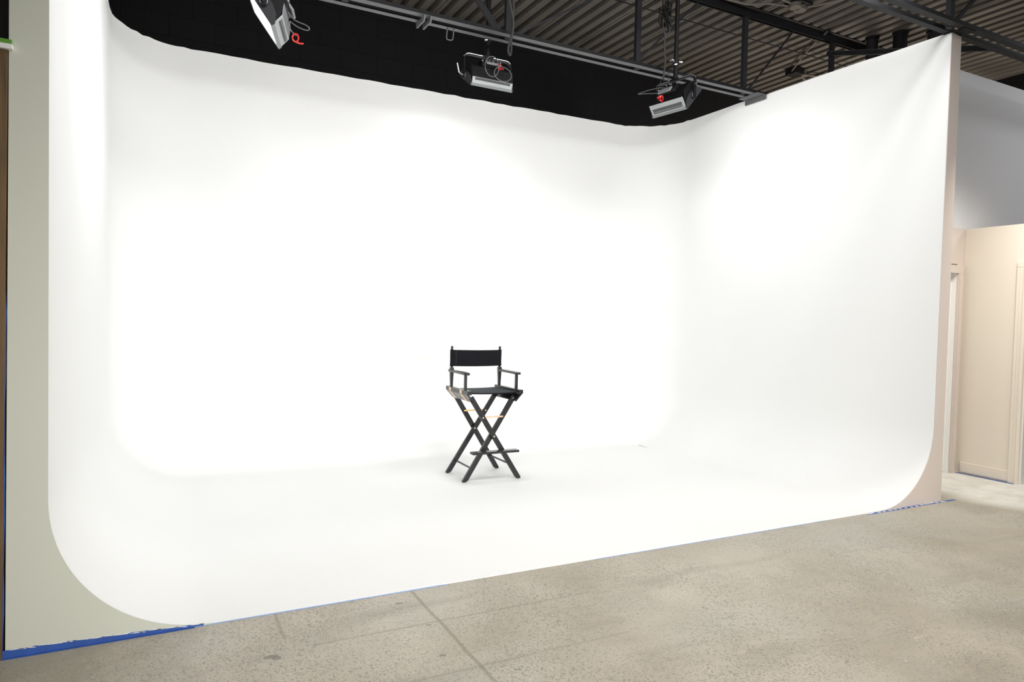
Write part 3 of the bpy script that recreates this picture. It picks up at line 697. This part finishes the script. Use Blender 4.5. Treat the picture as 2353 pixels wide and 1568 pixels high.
# ------------------------------------------------------------------ director's chair
def chair(loc, rz):
    r = empty('director_chair', loc, rz)
    tag(r, "tall black director's chair with canvas back and seat standing on the white cove floor", 'chair')
    XL = 0.25
    # side rails, hinge leaves, raw wood blocks
    for s in (-1, 1):
        rl = MB().box((s * XL - .021, -.265, .770), (s * XL + .021, .255, .806)).build('side_rail', 'blackwood', r, .003)
        # leaf hinged to the outer lower edge, leaning inwards
        a = V((s * (XL + .018), 0, .768)); b = V((s * (XL - .042), 0, .700)); d = (b - a).normalized(); nn = V((-d.z, 0, d.x))
        if nn.x * s < 0: nn = -nn
        pts = [a, b, b - nn * .014, a - nn * .014]
        lf = MB().prism([V((p.x, -.255, p.z)) for p in pts], (0, .50, 0)).build('hinge_leaf', 'blackwood', r, .002)
        for y in (-.135, .125):
            mb = MB()
            mb.box((s * XL + (.0205 if s > 0 else -.0225), y, .772), (s * XL + (.0225 if s > 0 else -.0205), y + .050, .804))
            mb.prism([V((p.x, y, p.z)) for p in (a + nn * .0005, b + nn * .0005, b + nn * .002, a + nn * .002)], (0, .050, 0))
            q = mb.build('hinge_strap', 'rawwood', lf); q['label'] = 'pale raw wood strap'
    # back posts with finials
    for s in (-1, 1):
        x, y = s * .244, .185
        mb = MB()
        prof = [(.806, .011, .012), (.84, .0115, .0125), (.95, .0165, .0155), (.972, .0175, .016), (.980, .016, .015)]
        prev = None
        for z, wx, wy in prof:
            ring = [mb.bm.verts.new((x + i * wx, y + j * wy, z)) for i, j in ((-1, -1), (1, -1), (1, 1), (-1, 1))]
            if prev:
                for k in range(4): mb.bm.faces.new((prev[k], prev[(k + 1) % 4], ring[(k + 1) % 4], ring[k]))
            else: mb.bm.faces.new(ring[::-1])
            prev = ring
        mb.bm.faces.new(prev)
        mb.tube([(x, y, .976), (x, y, .986), (x, y, .990), (x, y, 1.145), (x, y, 1.152), (x, y, 1.160), (x, y, 1.172), (x, y, 1.178)], [.012, .012, .009, .009, .0095, .0125, .0115, .006], 14)
        mb.build('back_post', 'blackwood', r, .001)
        # front arm post and arm
        MB().box((s * XL - .0115, -.175, .806), (s * XL + .0115, -.151, .942)).build('arm_post', 'blackwood', r, .002)
        mb = MB()
        mb.prism([(s * XL - .026, .195, .942), (s * XL + .026, .195, .942), (s * XL + .028, -.14, .940), (s * XL + .026, -.20, .938), (s * XL + .014, -.212, .938), (s * XL - .014, -.212, .938), (s * XL - .026, -.20, .938), (s * XL - .028, -.14, .940)], (0, 0, .020))
        mb.build('armrest', 'blackwood', r, .003)
    # canvas back with sleeves round the posts
    mb = MB(); N = 28
    rows = []
    for k in range(7):
        z = .992 + k * (1.143 - .992) / 6; row = []
        for i in range(N + 1):
            u = i / N; x = -.244 + .488 * u
            sag = 0.012 * math.sin(PI * u) * (0.7 + 0.3 * (k - 3) / 3)
            wr = 0.0025 * math.sin(9 * u + k * .9) + .002 * math.sin(23 * u - k * 1.3)
            row.append((x, .185 - .0135 + sag + wr * math.sin(PI * u), z + (-.004 * math.sin(PI * u) if k in (0, 6) else 0)))
        rows.append(row)
    fr = [[mb.bm.verts.new(p) for p in row] for row in rows]
    bk = [[mb.bm.verts.new((p[0], p[1] + .003, p[2])) for p in row] for row in rows]
    for k in range(6):
        for i in range(N):
            mb.bm.faces.new((fr[k][i], fr[k][i + 1], fr[k + 1][i + 1], fr[k + 1][i]))
            mb.bm.faces.new((bk[k][i], bk[k + 1][i], bk[k + 1][i + 1], bk[k][i + 1]))
    for i in range(N):
        mb.bm.faces.new((fr[0][i], bk[0][i], bk[0][i + 1], fr[0][i + 1])); mb.bm.faces.new((fr[6][i], fr[6][i + 1], bk[6][i + 1], bk[6][i]))
    back = mb.build('canvas_back', 'canvas', r, smooth=True)
    for s in (-1, 1):
        MB().tube([(s * .245, .185, .990), (s * .245, .185, 1.05), (s * .246, .185, 1.10), (s * .245, .185, 1.146)], [.0165, .0155, .0155, .016], 18).build('sleeve', 'canvas', back, smooth=True)
        MB().box((s * .208 - .001, .1702, .995), (s * .208 + .001, .1716, 1.14)).build('stitch_line', 'blackwood', back)
    # canvas seat
    mb = MB(); rows = []
    for k in range(11):
        y = -.235 + .45 * k / 10; row = []
        for i in range(17):
            u = i / 16; x = -.229 + .458 * u
            row.append((x, y, .788 - .007 * math.sin(PI * u) ** .7 if 0 < u < 1 else .788))
        rows.append(row)
    fr = [[mb.bm.verts.new(p) for p in row] for row in rows]; bk = [[mb.bm.verts.new((p[0], p[1], p[2] - .004)) for p in row] for row in rows]
    for k in range(10):
        for i in range(16):
            mb.bm.faces.new((fr[k][i], fr[k][i + 1], fr[k + 1][i + 1], fr[k + 1][i])); mb.bm.faces.new((bk[k][i], bk[k + 1][i], bk[k + 1][i + 1], bk[k][i + 1]))
    for i in range(16):
        mb.bm.faces.new((fr[0][i], bk[0][i], bk[0][i + 1], fr[0][i + 1])); mb.bm.faces.new((fr[10][i], fr[10][i + 1], bk[10][i + 1], bk[10][i]))
    seat = mb.build('canvas_seat', 'seatcanvas', r, smooth=True)
    MB().tube([(-.229 + .458 * i / 16, -.234, .783 - (.007 * math.sin(PI * i / 16) ** .7 if 0 < i < 16 else 0)) for i in range(17)], .0055, 8).build('front_hem', 'canvas', seat, smooth=True)
    # crossing legs: (top x, bottom x, y of the leg centre)
    zt = .745
    legs = [(-.222, .262, -.226), (.190, -.262, -.203), (-.185, .252, .203), (.222, -.262, .180)]
    legs = [(-.222, .262, -.228), (.205, -.262, -.205), (-.205, .255, .215), (.222, -.262, .192)]
    for xt, xb, y in legs:
        d = V((xb - xt, 0, -zt)).normalized(); n_ = V((d.z, 0, -d.x)); w = .0225
        ft = V((xb, 0, 0)); tp = V((xt, 0, zt))
        lo = lambda p, z: p + d * ((z - p.z) / d.z)
        L0, L1_ = tp + n_ * w, tp - n_ * w
        pts = [L0, L1_]
        for base in (-1, 1):
            p = ft + n_ * (w * base)
            q1 = lo(p, .016); q2 = lo(ft + n_ * (w * base * .55), .0)
            pts += [q1, q2] if base < 0 else [q2, q1]
        lg = MB().prism([V((p.x, y - .0105, p.z)) for p in pts], (0, .021, 0)).build('leg', 'blackwood', r, .002)
    def legx(i, z): xt, xb, y = legs[i]; return xt + (xb - xt) * (zt - z) / zt
    # bolts
    for i, z, yo in ((0, .395, -1), (0, .565, -1), (3, .405, -1), (3, .57, -1), (1, .728, -1)):
        MB().disc((legx(i, z), legs[i][2] + yo * .0115, z), (0, 1, 0), .0068 if z != .728 else .004, .004, 14).build('bolt', 'bolt', r)
    # folding stays
    for i, j, y, m_, z in ((0, 1, -.2165 , 'pinkbrass', .566), (2, 3, .2035, 'brass', .572)):
        q = MB().bar((legx(i, z) - .004, y, z), (legx(j, z) + .006, y, z + .002), .002, .014, (0, 0, 1)).build('folding_stay', m_, r)
        q['label'] = 'yellow metal folding stay'
        MB().disc(((legx(i, z) + legx(j, z)) / 2, y - .002, z), (0, 1, 0), .006, .004, 12).build('hinge_rivet', 'bolt', q)
    # stretchers between front and rear legs, low down
    for fr_, re_, z in ((1, 3, .115), (0, 2, .135)):
        MB().tube([(legx(fr_, z), legs[fr_][2], z), (legx(re_, z), legs[re_][2], z)], .0085, 12).build('stretcher', 'blackwood', r, smooth=True)
    # footrest
    MB().box((-.228, -.315, .255), (.222, -.240, .275)).build('footrest', 'blackwood', r, .005, seg=3)
    return r
chair((3.217, 2.272, 0.0047), math.radians(-1.0))
